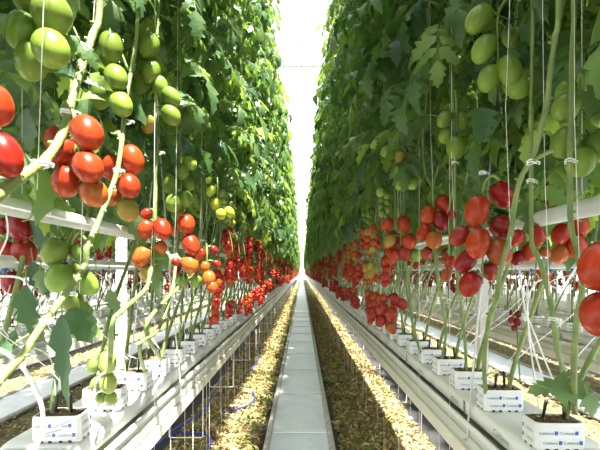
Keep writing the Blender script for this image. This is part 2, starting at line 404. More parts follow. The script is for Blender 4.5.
# growing blocks
def block_mb(text):
    mb = MB(); X, Y, H = .072, .046, .080
    rg = []
    for z, e in ((.0, .004), (.006, 0), (.04, -.001), (.072, 0), (.08, .002), (.08, .006), (.070, .007)):
        x, y_ = X-e, Y-e; c = .010
        rg.append([(-x+c, -y_, z), (0, -y_-.002, z), (x-c, -y_, z), (x, -y_+c, z), (x, y_-c, z), (x-c, y_, z), (0, y_+.001, z), (-x+c, y_, z), (-x, y_-c, z), (-x, -y_+c, z)])
    n = 10; fs = []
    for k in range(len(rg)-1):
        for j in range(n): fs.append((k*n+j, k*n+(j+1) % n, k*n+n+(j+1) % n, k*n+n+j))
    mb.add([p for r_ in rg for p in r_], fs, M['film'], False); mb.add(rg[0], [tuple(range(n-1, -1, -1))], M['film'])
    # dark drain notches at the foot
    for x in (-.045, -.02, .012, .038): mb.box((x, -Y-.0035, .001), (x+.009, -Y+.004, .007), M['black'])
    for y_ in (-.02, .012): mb.box((-X-.001, y_, .001), (-X+.003, y_+.008, .007), M['black']); mb.box((X-.003, y_, .001), (X+.001, y_+.008, .007), M['black'])
    if text:
        for row, z in ((0, .048), (1, .020)):
            x = -.066+(.012 if row else 0)
            for k in range(2):
                t, w_ = text_mb('Cultilene', .0118, M['ink']); mb.merge(t, Matrix(((1, 0, 0, x), (0, 0, -1, -Y-.0028), (0, 1, 0, z), (0, 0, 0, 1))))
                mb.box((x+w_+.003, -Y-.0032, z-.001), (x+w_+.012, -Y-.0024, z+.010), M['drip'])
                x += w_+.016
            for xs in (-1, 1):
                t, w_ = text_mb('Cultilene', .0118, M['ink'])
                mx = Matrix(((0, 0, -1, -X-.001), (-1, 0, 0, w_/2-.008), (0, 1, 0, z), (0, 0, 0, 1))) if xs < 0 else Matrix(((0, 0, 1, X+.001), (1, 0, 0, -w_/2-.008), (0, 1, 0, z), (0, 0, 0, 1)))
                mb.merge(t, mx)
                mb.box((xs*(X+.0004)-.0008, .026, z-.001), (xs*(X+.0004)+.0008, .034, z+.010), M['drip'])
    else:
        for z in (.05, .022):
            for x in (-.058, .006): mb.box((x, -Y-.0030, z), (x+.04, -Y-.0022, z+.006), M['ink'])
    return mb
def soil_mb(seed):
    rr = random.Random(seed); mb = MB(); n = 12; m_ = 9; vs = []; fs = []
    for j in range(m_+1):
        for i in range(n+1):
            e = i in (0, n) or j in (0, m_)
            vs.append((-.065+.13*i/n, -.039+.078*j/m_, .0695 if e else .073+rr.random()*.011))
    for j in range(m_):
        for i in range(n): a = j*(n+1)+i; fs.append((a, a+1, a+n+2, a+n+1))
    mb.add(vs, fs, M['soil'], False)
    for k in range(50):
        c = Vector((rr.uniform(-.06, .06), rr.uniform(-.035, .035), .080)); s_ = rr.uniform(.002, .005)
        mb.add([tuple(c+Vector((rr.uniform(-1, 1), rr.uniform(-1, 1), rr.uniform(-1, 1)))*s_) for _ in range(4)], [(0, 1, 2), (0, 2, 3), (0, 3, 1), (1, 3, 2)], M['root'] if k % 2 else M['l4'])
    return mb
blk_t = block_mb(True).mesh('growing_block'); blk_p = block_mb(False).mesh('growing_block'); soils = [soil_mb(k).mesh('substrate') for k in range(3)]
pg = MB(); pg.tube([(0, 0, 0), (0, 0, .045), (.001, 0, .062)], [.0035, .0055, .0055], M['black'], 7); pg.tube([(.001, 0, .058), (.006, 0, .066)], .003, M['black'], 6); pgme = pg.mesh('dripper_peg')
YS = {-1: [1.36, 1.66, 1.93, 2.20, 2.50], 1: [1.30, 1.65, 1.95, 2.22, 2.49]}
for sd in (-1, 1):
    while YS[sd][-1] < 81: YS[sd].append(YS[sd][-1]+.29)
BX, BZ = .752, .981
nb = {-1: ['nearest white growing block on the left, cropped low in the corner', 'second growing block on the left, behind the nearest one', 'third growing block from the camera on the left row', 'fourth growing block from the camera on the left row', 'fifth growing block from the camera on the left row'],
      1: ['nearest white printed growing block on the right, at the bottom edge', 'second growing block on the right with two stems and two black pegs', 'third growing block from the camera on the right row', 'fourth growing block from the camera on the right row', 'fifth growing block from the camera on the right row']}
def add_block(x, y_, z, near, rz, label, group, pegs=True):
    o = link('growing_block', blk_t if near else blk_p, loc=(x, y_, z), rot=(0, 0, rz)); thing(o, label, 'growing block', group)
    if pegs:
        link('substrate', R.choice(soils), o)
        for q in (-.022, .026): link('dripper_peg', pgme, o, (q, R.uniform(-.015, .02), .07), (R.uniform(-.12, .12), R.uniform(-.2, .2), R.random()*6))
    return o
for sd in (-1, 1):
    for k, yb in enumerate(YS[sd]):
        if yb > 28: break
        lb = nb[sd][k] if k < 5 else 'white growing block farther along the near gutter on the %s' % side(sd)
        add_block(sd*BX, yb, BZ, yb < 6, R.uniform(-.07, .07)+(.10 if sd < 0 and k == 0 else 0), lb, 'growing blocks farther along the %s row' % side(sd) if k >= 5 else 'growing blocks at the front of the %s row' % side(sd), yb < 12)
    for k in range(26):
        add_block(sd*(ROWX[1]-.03), 2.0+k*.3, BZ, False, R.uniform(-.05, .05), 'white growing block in the second row on the %s' % side(sd), 'growing blocks in the second row on the %s' % side(sd), k < 12)
# drip tubes
for sd in (-1, 1):
    ir = [o for o in COL.objects if o.name.startswith('irrigation_pipe') and 'the near row on the '+side(sd) in o['label']][0]
    for k, yb in enumerate(YS[sd][:22]):
        for q in (-.022, .026):
            yt = yb+R.uniform(-.15, .2); top = Vector((sd*1.02, yt, 1.50)); bot = Vector((sd*BX+q, yb, BZ+.13))
            mid = top.lerp(bot, .35)+Vector((sd*R.uniform(-.02, .10), R.uniform(-.15, .12), R.uniform(-.06, .10))); mid2 = top.lerp(bot, .8)+Vector((sd*R.uniform(-.05, .06), R.uniform(-.06, .06), R.uniform(-.03, .05)))
            mb = MB(); mb.tube(smooth_path([top, mid, mid2, bot], 6), .0016, M['tube'], 6); link('drip_tube', mb.mesh('drip_tube'), ir)

# ------------------------------------------------------------------ wires, brackets, hoses
wb = MB(); pts = [(-.115, 0, .735), (-.115, 0, .38), (-.108, 0, .372), (.108, 0, .372), (.115, 0, .38), (.115, 0, .735)]
wb.tube(pts, .0034, M['tube'], 6); wb.tube([(-.115, 0, .735), (-.10, 0, .755), (-.09, 0, .73), (-.105, 0, .70)], .004, M['tube'], 6); wbme = wb.mesh('wire_bracket')
for sd in (-1, 1):
    for k in range(22):
        o = link('wire_bracket', wbme, loc=(sd*.79, 2.95+k*1.3-(0 if sd < 0 else .5), 0))
        thing(o, 'white wire loop bracket hanging under the %s gutter' % side(sd), 'bracket', 'wire brackets under the %s gutter' % side(sd))
    for k in range(34):
        x = sd*R.choice([.655, .648, .70]); yy = 1.9+k*.52; z0 = R.choice([.08, .35, .1])
        mb = MB(); mb.tube([(x, yy, z0), (x, yy, 5.7)], .0011, M['string'], 4)
        thing(link('hanging_cord', mb.mesh('hanging_cord')), 'thin white cord hanging in front of the %s gutter' % side(sd), 'cord', 'thin cords hanging along the %s row' % side(sd))
    for k in range(60):
        x = sd*R.uniform(.66, .70); yy = 2.2+k*.45
        mb = MB(); mb.tube([(x, yy, .05), (x, yy, .73)], .0012, M['string'], 4)
        thing(link('vertical_wire', mb.mesh('vertical_wire')), 'thin pale wire standing between litter and %s gutter' % side(sd), 'wire', 'short wires under the %s gutter' % side(sd))
    for k in range(8):
        yy = (1.72 if sd > 0 else 2.35)+k*2.6; mb = MB()
        mb.tube([(sd*.640, yy, .84), (sd*.645, yy, .83), (sd*.658, yy, .84), (sd*.66, yy+.0, .9), (sd*.72, yy+.02, 1.45), (sd*.79, yy+.03, 2.3)], .0042, M['wire'], 6)
        mb.tube([(sd*.965, yy, .85), (sd*.95, yy, .9), (sd*.88, yy+.02, 1.45), (sd*.79, yy+.03, 2.3), (sd*.79, yy+.03, 5.8)], .0035, M['wire'], 6)
        thing(link('gutter_hanger', mb.mesh('gutter_hanger')), ('nearest grey steel rod hooked on the %s gutter' if k == 0 else 'grey steel hanger rod farther along the %s gutter') % side(sd), 'hanger', 'gutter hangers on the %s' % side(sd))
def hose(pts, r, mt, name, label, cat):
    mb = MB(); mb.tube(smooth_path(pts, 6), r, mt, 8); thing(link(name, mb.mesh(name)), label, cat)
def G(px, py, z): d = (CZ-z)*F/(py-HY); return P(px, py, d)
hose([G(120, 470, .10), G(157, 445, .12), G(177, 428, .16), G(203, 412, .25), G(212, 396, .35), G(222, 378, .33)], .011, M['blue'], 'blue_hose', 'dark blue hose rising from the litter to the left gutter', 'hose')
hose([G(150, 452, .10), G(172, 434, .09), G(205, 434, .09), G(211, 441, .09), G(206, 452, .09)], .010, M['blue'], 'blue_hose', 'dark blue hose bent at the bottom under the left gutter', 'hose')
hose([G(222, 413, .08), G(231, 411, .09), G(246, 406, .09), G(253, 401, .08), G(254, 394, .07), G(248, 389, .05)], .010, M['blue'], 'blue_hose', 'short curl of blue hose on litter left of the track', 'hose')
hose([G(245, 376, .05), G(253, 368, .08), G(259, 357, .08), G(257, 347, .06)], .010, M['blue'], 'blue_hose', 'small far curl of blue hose on the left litter', 'hose')
hose([P(-25, 344, 1.0), P(0, 350, 1.0), P(20, 364, 1.0), P(35, 388, 1.02), P(43, 415, 1.05), P(40, 440, 1.1), P(20, 458, 1.1)], .0055, M['tube'], 'white_hose', 'thick white tube arching in the lower left corner', 'hose')
hose([P(-10, 270, 1.15), P(2, 250, 1.15), P(8, 232, 1.15), P(6, 205, 1.15), P(16, 180, 1.15)], .0022, M['tube'], 'thin_tube', 'thin grey tube looping by the left edge below the red tomatoes', 'hose')
hose([P(-5, 276, 1.4), P(20, 278, 1.4), P(30, 290, 1.42), P(34, 312, 1.45)], .004, M['tube'], 'thin_tube', 'pale tube curving down under the left irrigation pipe', 'hose')
hose([P(60, 430, 1.3), P(40, 435, 1.2), P(88, 410, 1.3), P(97, 380, 1.35), P(110, 372, 1.5), P(135, 372, 1.7)], .0035, M['tube'], 'thin_tube', 'white tube rising from the nearest left block', 'hose')
hose([P(600, 315, 1.3), P(585, 262, 1.3), P(560, 288, 1.35), P(540, 280, 1.4), P(528, 300, 1.4), P(531, 340, 1.4), P(548, 392, 1.35)], .0026, M['tube'], 'thin_tube', 'white drip tube dropping to the nearest right block', 'hose')
hose([P(523, 305, 1.5), P(537, 340, 1.42), P(556, 388, 1.33)], .0028, M['tube'], 'thin_tube', 'straight white drip tube left of the nearest right stem', 'hose')

# ------------------------------------------------------------------ leaves
def leaflet(mb, base, d, nrm, L, W, mt, rr, lod):
    d = d.normalized(); sdv = d.cross(nrm).normalized(); nrm = sdv.cross(d).normalized()
    if lod == 0: ts = [0, .12, .28, .36, .53, .60, .78, .84, 1]; ws = [.10, .60, 1.0, .58, .92, .50, .60, .30, 0]
    elif lod == 1: ts = [0, .28, .62, 1]; ws = [.12, 1, .75, 0]
    else: ts = [0, .45, 1]; ws = [.1, 1, 0]
    droop = rr.uniform(.1, 1.0); fold = rr.uniform(-.6, .6); tw = rr.uniform(-1.1, 1.1)
    vs = []; n = len(ts)
    for t, w_ in zip(ts, ws):
        c = base+d*L*t*(1-.25*droop*t)+nrm*(-droop*L*t*t*.6)
        ss = (sdv*math.cos(tw*t)+nrm*math.sin(tw*t))
        vs.append(tuple(c-ss*W*w_*.5-nrm*fold*W*w_*.5)); vs.append(tuple(c)); vs.append(tuple(c+ss*W*w_*.5-nrm*fold*W*w_*.5))
    fs = []
    for i in range(n-1):
        a = i*3; fs.append((a, a+1, a+4, a+3)); fs.append((a+1, a+2, a+5, a+4))
    mb.add(vs, fs, mt, True)
def leaf(mb, base, az, L, up, droop, mt, rr, lod, size=1.0):
    h = Vector((math.cos(az), math.sin(az), 0)); z = Vector((0, 0, 1)); pts = []
    for i in range(6):
        t = i/5; pts.append(base+h*L*(t-.18*t*t*droop)+z*L*(up*t-droop*t*t))
    if lod < 2: mb.tube(pts, [.0042*(1-.6*i/5) for i in range(6)], M['stem'] if lod == 0 else M['stalk'], 4 if lod == 0 else 3, cap=False)
    def at(t):
        f = t*5; i = min(int(f), 4); return pts[i].lerp(pts[i+1], f-i), (pts[i+1]-pts[i]).normalized()
    stations = {0: (.34, .52, .70, .86), 1: (.4, .65, .88), 2: (.45, .8)}[lod]
    for t in stations:
        p, tg = at(t); sv = tg.cross(z).normalized(); nn = sv.cross(tg).normalized()
        for s_ in (-1, 1):
            dd = (sv*s_*rr.uniform(.8, 1.1)+tg*rr.uniform(.25, .7)-z*rr.uniform(.1, .6))
            l_ = size*rr.uniform(.085, .135)*(1.15 if lod == 0 else 1.35 if lod == 1 else 1.7)
            leaflet(mb, p+dd*.006, dd, nn+Vector((rr.uniform(-.4, .4), rr.uniform(-.4, .4), rr.uniform(-.2, .2))), l_, l_*rr.uniform(.34, .58), mt, rr, lod)
            if lod == 0 and rr.random() < .5:
                p2, _ = at(min(1, t+.08)); leaflet(mb, p2, sv*s_+tg*.2-z*.2, nn, .035*size, .024*size, mt, rr, 1)
    p, tg = at(1); l_ = size*rr.uniform(.11, .16)*(1.1 if lod == 0 else 1.4)
    leaflet(mb, p, tg-z*.3, tg.cross(z).normalized().cross(tg), l_, l_*.6, mt, rr, lod)
def foliage(seed, lod, n, z0=1.95, z1=5.0, base_r=.0):
    rr = random.Random(seed); mb = MB()
    for i in range(n):
        z = z0+.12+(z1-z0-.12)*(i+rr.random()*.8)/n
        az = i*2.4+rr.uniform(-.5, .5)
        mt = M['leaf'] if rr.random() < .62 else (M['leaf_pale'] if rr.random() < .45 else M['leaf_dark'])
        if z > 4.3 and rr.random() < .5: mt = M['leaf_pale']
        L = rr.uniform(.26, .40)*(1 if z < 4.5 else .8)*(.6+.4*min(1, (z-z0)/.9))
        leaf(mb, Vector((0, 0, z)), az, L, rr.uniform(.15, .65), rr.uniform(.5, 1.15), mt, rr, lod, 1.0)
    return mb
FOL = [foliage(10+k, 0, 42) for k in range(7)]
FOLM = [f.mesh('foliage') for f in FOL]
FOL1 = [foliage(40+k, 1, 44) for k in range(6)]
FOL1M = [f.mesh('foliage') for f in FOL1]
FOLB = [foliage(60+k, 0, 54, 1.62).mesh('foliage') for k in range(4)]     # leafier lower down, seen behind the fruit

# ------------------------------------------------------------------ fruit
def tomato_mesh(kind, seed, seg=18, rings=12):
    rr = random.Random(seed); mb = MB(); vs = []; fs = []; ph = rr.random()*6; lob = rr.uniform(.004, .016); el = rr.uniform(1.0, 1.12)
    top = .93
    for i in range(rings+1):
        th = math.pi*i/rings; z = math.cos(th); r_ = math.sin(th)
        if z > 0: r_ *= 1+.02*math.sin(th*2)
        else: r_ *= 1-.035*z*z
        zz = z*el
        if z > .82: zz -= (z-.82)*1.1
        if z < -.93: zz += .0
        for j in range(seg):
            a = 2*math.pi*j/seg; k = 1+lob*math.cos(5*a+ph)*max(0, z+.3)
            vs.append((r_*math.cos(a)*k, r_*math.sin(a)*k, zz))
    for i in range(rings):
        for j in range(seg): fs.append((i*seg+j, (i+1)*seg+j, (i+1)*seg+(j+1) % seg, i*seg+(j+1) % seg))
    mb.add(vs, fs, FR[kind], True)
    # star-shaped calyx and short pedicel at the shoulder
    zt_ = el-.22
    n = rr.choice([5, 5, 6])
    for k in range(n):
        a = 6.283*k/n+rr.uniform(-.2, .2); c = Vector((math.cos(a), math.sin(a), 0)); q = Vector((-math.sin(a), math.cos(a), 0)); L = rr.uniform(.55, .8); up = rr.uniform(.1, .35)
        b0 = Vector((0, 0, zt_+.03)); m1 = b0+c*L*.45+Vector((0, 0, .04+up*.2)); t1 = b0+c*L+Vector((0, 0, up-.08))
        mb.add([tuple(b0+q*.06), tuple(m1+q*.10), tuple(t1), tuple(m1-q*.10), tuple(b0-q*.06)], [(0, 1, 3, 4), (1, 2, 3)], M['calyx'], False)
    mb.tube([(0, 0, zt_-.02), (.04, 0, zt_+.22), (.02, .05, zt_+.45)], [.11, .075, .07], M['calyx'], 6)
    return mb
TOM = {k: [tomato_mesh(k, i*7+len(k)) for i in range(3)] for k in FR}
TOMM = {k: [t.mesh('tomato') for t in TOM[k]] for k in TOM}
TOML = {k: tomato_mesh(k, 5, 9, 6) for k in FR}
def axis_quat(v, spin): return v.normalized().to_track_quat('Z', 'Y') @ Matrix.Rotation(spin, 3, 'Z').to_quaternion()
def truss(parent, anchor, fruits, rng, r0=.0042, top=None):
    """fruits: (Vector world, radius, elongation, kind). The stalk arches out of the stem and runs down between the fruits."""
    c = sum((f[0] for f in fruits), Vector())/len(fruits); zt_ = max(f[0].z for f in fruits); zb = min(f[0].z for f in fruits)
    a = Vector(anchor); topv = Vector((c.x, c.y, zt_+.012)); pts = [a, a.lerp(topv, .5)+Vector((0, 0, .03)), topv, c+Vector((0, .0, 0)), Vector((c.x, c.y+.0, zb))]
    sp = smooth_path(pts, 4); mb = MB(); mb.tube([p-a for p in sp], [r0*(1-.45*i/len(sp)) for i in range(len(sp))], M['stalk'], 7)
    items = []
    for (p, r_, el, kd) in fruits:
        q = Vector((c.x, c.y, min(zt_+.01, p.z+r_*.8)))
        ax = (q-p); ax.z = abs(ax.z)*.6+r_*1.35; ax.x *= .75; ax.y *= .75
        ax.normalize(); tip = p+ax*r_*el*.95
        mb.tube([tip-a, q.lerp(tip, .5)+Vector((0, 0, .006))-a, q-a], r0*.6, M['stalk'], 5)
        items.append((p, r_, el, kd, ax))
    o = link('fruit_truss', mb.mesh('fruit_truss'), parent, a-parent.location)
    for p, r_, el, kd, ax in items:
        t = link('tomato', rng.choice(TOMM[kd]), o, p-a); t.rotation_mode = 'QUATERNION'; t.rotation_quaternion = axis_quat(ax, rng.random()*6); t.scale = (r_, r_, r_*el)
    return o
# generic truss templates: lists of local fruit positions, hanging from the stem
def truss_layout(seed, palette, n, r):
    rr = random.Random(seed); out = []; z = -.02
    for i in range(n):
        a = i*math.pi+rr.uniform(-.55, .55); rad = r*.98
        rk = r*rr.uniform(.86, 1.08)*(1-.035*i)
        out.append((Vector((math.cos(a)*rad*rr.uniform(.25, .75), math.sin(a)*rad, z)), rk, rr.uniform(1.08, 1.25), rr.choice(palette)))
        z -= rk*(.95 if i % 2 else .62)+.003
    return out
PAL = {'ripe': ['red', 'red', 'dark', 'red', 'orange'], 'deep': ['dark', 'dark', 'red'], 'mix': ['orange', 'red', 'turning', 'orange', 'red'], 'green': ['green', 'green', 'green', 'lime'], 'lime': ['lime', 'green', 'yellow']}
LAY = {k: [truss_layout(100+i*3+len(k)*11, PAL[k], (6, 7, 5, 8)[i], {'ripe': .030, 'deep': .023, 'mix': .031, 'green': .028, 'lime': .020}[k]) for i in range(4)] for k in PAL}
def truss_join(lay, low):
    mb = MB(); zb = min(f[0].z for f in lay)
    mb.tube([(0, 0, .03), (0, 0, 0), (0, 0, zb)], [.004, .0035, .002], M['stalk'], 4)
    for p, r_, el, kd in lay:
        ax = Vector((-p.x, -p.y, .08)).normalized(); mx = Matrix.Translation(p) @ axis_quat(ax, 1).to_matrix().to_4x4() @ Matrix.Diagonal((r_, r_, r_*el, 1))
        mb.merge(low[kd] if isinstance(low, dict) else low, mx)
    return mb
TRJ = {k: [truss_join(l, TOML) for l in LAY[k]] for k in LAY}
TRJM = {k: [m_.mesh('fruit_truss') for m_ in TRJ[k]] for k in TRJ}
# stem and string meshes, origin at the plant's foot; lean > 0 leans away from the camera going up
def stem_path(lean, dx, seed):
    rr = random.Random(seed)
    return [Vector((0, 0, -.012)), Vector((dx*.1, lean*.08+rr.uniform(-.015, .015), .10)), Vector((dx*.35, lean*.32+rr.uniform(-.03, .03), .30)), Vector((dx*.75, lean*.70, .55)), Vector((dx, lean*.95, .80)), Vector((dx+rr.uniform(-.015, .015), lean, 1.15)), Vector((dx, lean+rr.uniform(-.02, .02), 1.8)), Vector((dx, lean, 2.6)), Vector((dx, lean, 3.85))]
def stem_mesh(lean, dx, seed, n=7, k=4):
    rr = random.Random(seed); sp = smooth_path(stem_path(lean, dx, seed), k); mb = MB()
    mb.tube(sp, [(.0078 if p.z < 1.2 else .0062)*(1.18 if i % 3 == 0 else 1) for i, p in enumerate(sp)], M['stem'], n)
    for i in range(2, len(sp)-1, 2):
        if sp[i].z < 1.3: # stubs where leaves were picked
            a = rr.random()*6.28; q = Vector((math.cos(a), math.sin(a), .3))*.014; mb.tube([sp[i], sp[i]+q], [.006, .0035], M['stem'], 5)
    for i in range(3, len(sp)-1, 3):
        if .35 < sp[i].z < 1.35:
            a = rr.random()*6.28; h = Vector((math.cos(a), math.sin(a), 0)); L_ = rr.uniform(.08, .2)
            w_ = [sp[i], sp[i]+h*L_*.4+Vector((0, 0, .03)), sp[i]+h*L_*.75+Vector((0, 0, -.03)), sp[i]+h*L_*.9+Vector((0, 0, -L_))]
            mb.tube(smooth_path(w_, 3), .0022, M['stem'], 4)
            for t_ in (1, 2, 3): 
                q = w_[min(t_, 3)]; mb.tube([q, q+Vector((rr.uniform(-.03, .03), rr.uniform(-.03, .03), -.025))], .0016, M['stem'], 3)
    return mb
def string_mesh(lean, dx):
    mb = MB(); mb.tube([(dx*.8, lean*.72-.012, .60), (dx+.012, lean-.01, 1.0), (dx+.012, lean-.008, 4.7)], .001, M['string'], 4); return mb
VAR = {}
for sd in (-1, 1):
    lean = .70 if sd < 0 else -.34
    for face in (0, 1):
        dx = sd*(-.125 if face == 0 else .13)
        VAR[sd, face] = [(lean, dx, stem_mesh(lean+dl, dx, 5+q, 7).mesh('stem'), stem_mesh(lean+dl, dx, 5+q, 4, 2).mesh('stem'), string_mesh(lean+dl, dx).mesh('support_string'), lean+dl) for q, dl in enumerate((-.12, 0, .14))]
RP = random.Random(21)
def truss_plan(rr, row=0):
    return [(rr.choice(['deep', 'ripe']), rr.uniform(1.26, 1.38)), (rr.choice(['ripe', 'ripe', 'mix']), rr.uniform(1.52, 1.62)), (rr.choice(['ripe', 'mix', 'ripe']), rr.uniform(1.72, 1.86)), ('green', rr.uniform(1.98, 2.10)), (rr.choice(['green', 'lime']), rr.uniform(2.25, 2.4))]
def generic_plant(x, y_, sd, face, label, group, lod, row=0):
    v = RP.choice(VAR[sd, face]); lean, dx = v[5], v[1]
    o = link('tomato_plant', None, loc=(x, y_, 1.055)); thing(o, label, 'tomato plant', group)
    link('stem', v[2] if lod == 0 else v[3], o)
    if lod < 2: link('support_string', v[4], o)
    FM = FOLM if lod == 0 else FOL1M
    if row == 0 and face == 1 and lod == 0: FM = FOLB
    s_ = RP.uniform(.94, 1.08)
    link('foliage', RP.choice(FM), o, (dx-(sd*.03 if face == 0 else 0), lean, -1.055+(1.95*(1-s_))), (0, 0, RP.random()*6.28), (s_, s_, s_))
    if face == 1 and row == 0 and lod > 0: plan = truss_plan(RP)[1:4]
    else: plan = truss_plan(RP)
    if face == 1 and row == 0: plan = [q for q in plan if q[1] > 1.65]
    if row == 1: plan = [q for q in plan if q[1] > 1.4]
    if sd < 0: plan = [(k_ if not (k_ == 'green' and RP.random() < .25) else 'lime', z) for k_, z in plan]
    for kd, z in plan:
        if RP.random() < (.16 if row == 0 and y_ < 6 else .42 if row == 0 else .66): continue
        a = RP.uniform(-1.2, 1.2)+(math.pi if (sd > 0) == (face == 0) else 0)
        hx = dx+math.cos(a)*.075; hy = lean+math.sin(a)*.075
        if lod == 0 and face == 0:
            lay = RP.choice(LAY[kd]); base = o.location+Vector((hx, hy, z-1.055)); ca, sa = math.cos(a), math.sin(a)
            fr = [(base+Vector((p.x*ca-p.y*sa, p.x*sa+p.y*ca, p.z)), r_, el, c_) for p, r_, el, c_ in lay]
            truss(o, o.location+Vector((dx, lean, z-1.055+.03)), fr, RP, .0036)
        else:
            link('fruit_truss', RP.choice(TRJM[kd]), o, (hx, hy, z-1.055), (0, 0, a))
    return o
# main rows
YNEAR = {-1: 2.80, 1: 2.30}     # nearer than this the plants are built one by one below
for sd in (-1, 1):
    for k, yb in enumerate(YS[sd]):
        if yb > 26.5: break
        lean = .70 if sd < 0 else -.34
        if yb+lean > YNEAR[sd]:
            far = yb > 7
            lb = 'fruiting tomato plant %s on the aisle side of the %s row' % ('deep along the aisle' if far else 'a few steps ahead', side(sd))
            ORDN = ['first', 'second', 'third', 'fourth', 'fifth', 'sixth', 'seventh', 'eighth', 'ninth', 'tenth', 'eleventh', 'twelfth', 'thirteenth', 'fourteenth', 'fifteenth', 'sixteenth', 'seventeenth']
            nn_ = sum(1 for q in YS[sd][:k] if q+lean > YNEAR[sd])
            if not far: lb = '%s tomato plant past the bent stems on the aisle side of the %s row' % (ORDN[nn_], side(sd))
            generic_plant(sd*(BX-.035), yb, sd, 0, lb, ('far ' if far else 'mid ')+'plants on the aisle side of the %s row' % side(sd), 0 if yb < 6.2 else 1)
        if yb < 11:
            generic_plant(sd*(BX+.035), yb, sd, 1, 'tomato plant trained on the rear string of the near row on the %s' % side(sd), 'rear plants of the near %s row' % side(sd), 0 if yb < 4 else 1)
    for k in range(13):
        for face in (0, 1):
            generic_plant(sd*(ROWX[1]-.03), 2.0+k*.3, sd, face, 'tomato plant in the second row on the %s, seen through the near row' % side(sd), 'plants of the second row on the %s' % side(sd), 1, 1)

# ------------------------------------------------------------------ the plants close to the camera, one by one
RH = random.Random(77)
def hand_plant(label, sd, stem_pts, X, rad, trusses=(), fol=None, leaves=(), clips=(), foot=None, branch=()):
    if sd > 0: rad *= .84
    pts = [PX(px, py, X) if len(q) == 0 else P(px, py, q[0]) for (px, py, *q) in stem_pts]
    if foot is not None: pts = [Vector(foot)]+pts
    org = pts[0].copy()
    o = link('tomato_plant', None, loc=org); thing(o, label, 'tomato plant', 'tomato plants close to the camera')
    last = pts[-1]; full = pts+[Vector((last.x, last.y, z)) for z in (last.z+.5, 4.9) if z > last.z+.2]
    sp = smooth_path(full, 5); mb = MB()
    mb.tube([p-org for p in sp], [rad*(1.13 if i % 5 == 0 else 1)*(1-.25*i/len(sp)) for i in range(len(sp))], M['stem'], 9)
    for i in range(3, len(sp)-4, 4):
        a = RH.random()*6.28; q = Vector((math.cos(a), math.sin(a)*.5, .25))*rad*1.8; mb.tube([sp[i]-org, sp[i]+q-org], [rad*.75, rad*.4], M['stem'], 6)
    for br in branch:
        bp = smooth_path([PX(a, b, X) for a, b in br], 4); mb.tube([p-org for p in bp], [rad*.6]*len(bp), M['stem'], 7)
    link('stem', mb.mesh('stem'), o)
    # twine runs beside the stem
    mid = sp[len(sp)//3]; mb = MB(); mb.tube([mid+Vector((0, 0, -.05))-org, mid+Vector((-sd*.02, -.01, .35))-org, Vector((last.x-sd*.012, last.y-.012, 4.9))-org], .0009, M['string'], 4); link('support_string', mb.mesh('support_string'), o)
    for (px, py) in clips:
        c = PX(px, py, X); mb = MB(); ring = [Vector((math.cos(a)*rad*1.5, math.sin(a)*rad*1.5, .002*math.sin(2*a))) for a in [6.283*i/10 for i in range(11)]]
        mb.tube(ring, rad*.28, M['tube'], 6); mb.tube([(v.x, v.y, v.z-.006) for v in ring], rad*.22, M['tube'], 6)
        mb.tube([(rad*1.5, 0, 0), (rad*2.4, -.003, -.004), (rad*2.2, 0, -.010)], rad*.28, M['tube'], 6)
        link('clip', mb.mesh('clip'), o, c-org)['label'] = 'white plastic clip'
    if fol:
        for (fx, fy, fz, k_, sc) in fol:
            link('foliage', FOLM[k_] if k_ < 7 else FOLB[k_-7], o, (fx-org.x, fy-org.y, fz+((.13 if sd < 0 else .24) if k_ >= 7 else 0)-org.z), (0, 0, RH.random()*6.28), (sc, sc, sc))
    for tr_ in trusses:
        d, lst = tr_['d'], tr_['f']; fr = []
        for (px, py, w_, h_, kd, *dz) in lst:
            dd = d+(dz[0] if dz else 0)*.03; fr.append((P(px, py, dd), w_/2/F*dd, max(1.0, min(1.3, h_/w_)), kd))
        an = PX(*tr_['a'], X) if 'a' in tr_ else P(lst[0][0], lst[0][1]-lst[0][3], d)
        if 'ad' in tr_: an = P(*tr_['a'], tr_['ad'])
        truss(o, an, fr, RH, .0042*(d if d > 1 else 1)**.3)
    for (px, py, qx, qy, d, w_, mt) in leaves:
        a, b = P(px, py, d), P(qx, qy, d-.02); mb = MB(); L = (b-a).length
        leaflet(mb, Vector((0, 0, 0)), b-a, Vector((0, -1, .35)), L*1.12, 1.45*w_/F*d, M[mt], RH, 0)
        mb.tube([Vector((0, 0, 0)), (a-b).normalized()*.04+Vector((0, 0, .01))], .002, M['stalk'], 5)
        link('leaf', mb.mesh('leaf'), o, a-org)
    return o
g, ye, rd, dk, og, tu, li = 'green', 'yellow', 'red', 'dark', 'orange', 'turning', 'lime'
# left row
hand_plant('plant at the left edge with its thick stem slanting past seven red tomatoes', -1,
    [(-70, 232), (-30, 208), (-5, 197), (20, 178), (47, 158), (62, 135), (69, 112), (80, 72), (93, 34), (100, 0)], .56, .0115,
    [dict(d=1.03, a=(67, 118), f=[(58, 140, 26, 30, rd, 2), (62, 151, 28, 30, rd), (87, 133, 31, 37, rd, -1.3), (67, 181, 29, 30, rd), (88, 167, 29, 33, rd, -1.5), (94, 193, 27, 28, og, -.5)]),
     dict(d=1.02, a=(75, 60), ad=1.1, f=[(22, 30, 30, 37, g, .6), (52, 14, 38, 38, g), (32, 61, 31, 37, g, .6), (51, 49, 35, 42, g, -1.4), (30, -4, 34, 34, g, 1)])],
    fol=[(-.86, 1.10, -.05, 7, 1), (-.84, .85, .2, 8, 1)], clips=[(41, 163), (69, 112)], leaves=[(60, 35, 100, 52, 1.06, 14, 'leaf'), (55, 72, 98, 78, 1.1, 16, 'leaf_dark'), (72, 80, 54, 92, 1.02, 12, 'leaf_pale'), (90, 74, 108, 82, 1.05, 9, 'leaf_pale'), (78, 100, 96, 90, 1.05, 12, 'leaf_pale'), (80, 42, 92, 62, 1.04, 12, 'leaf')])
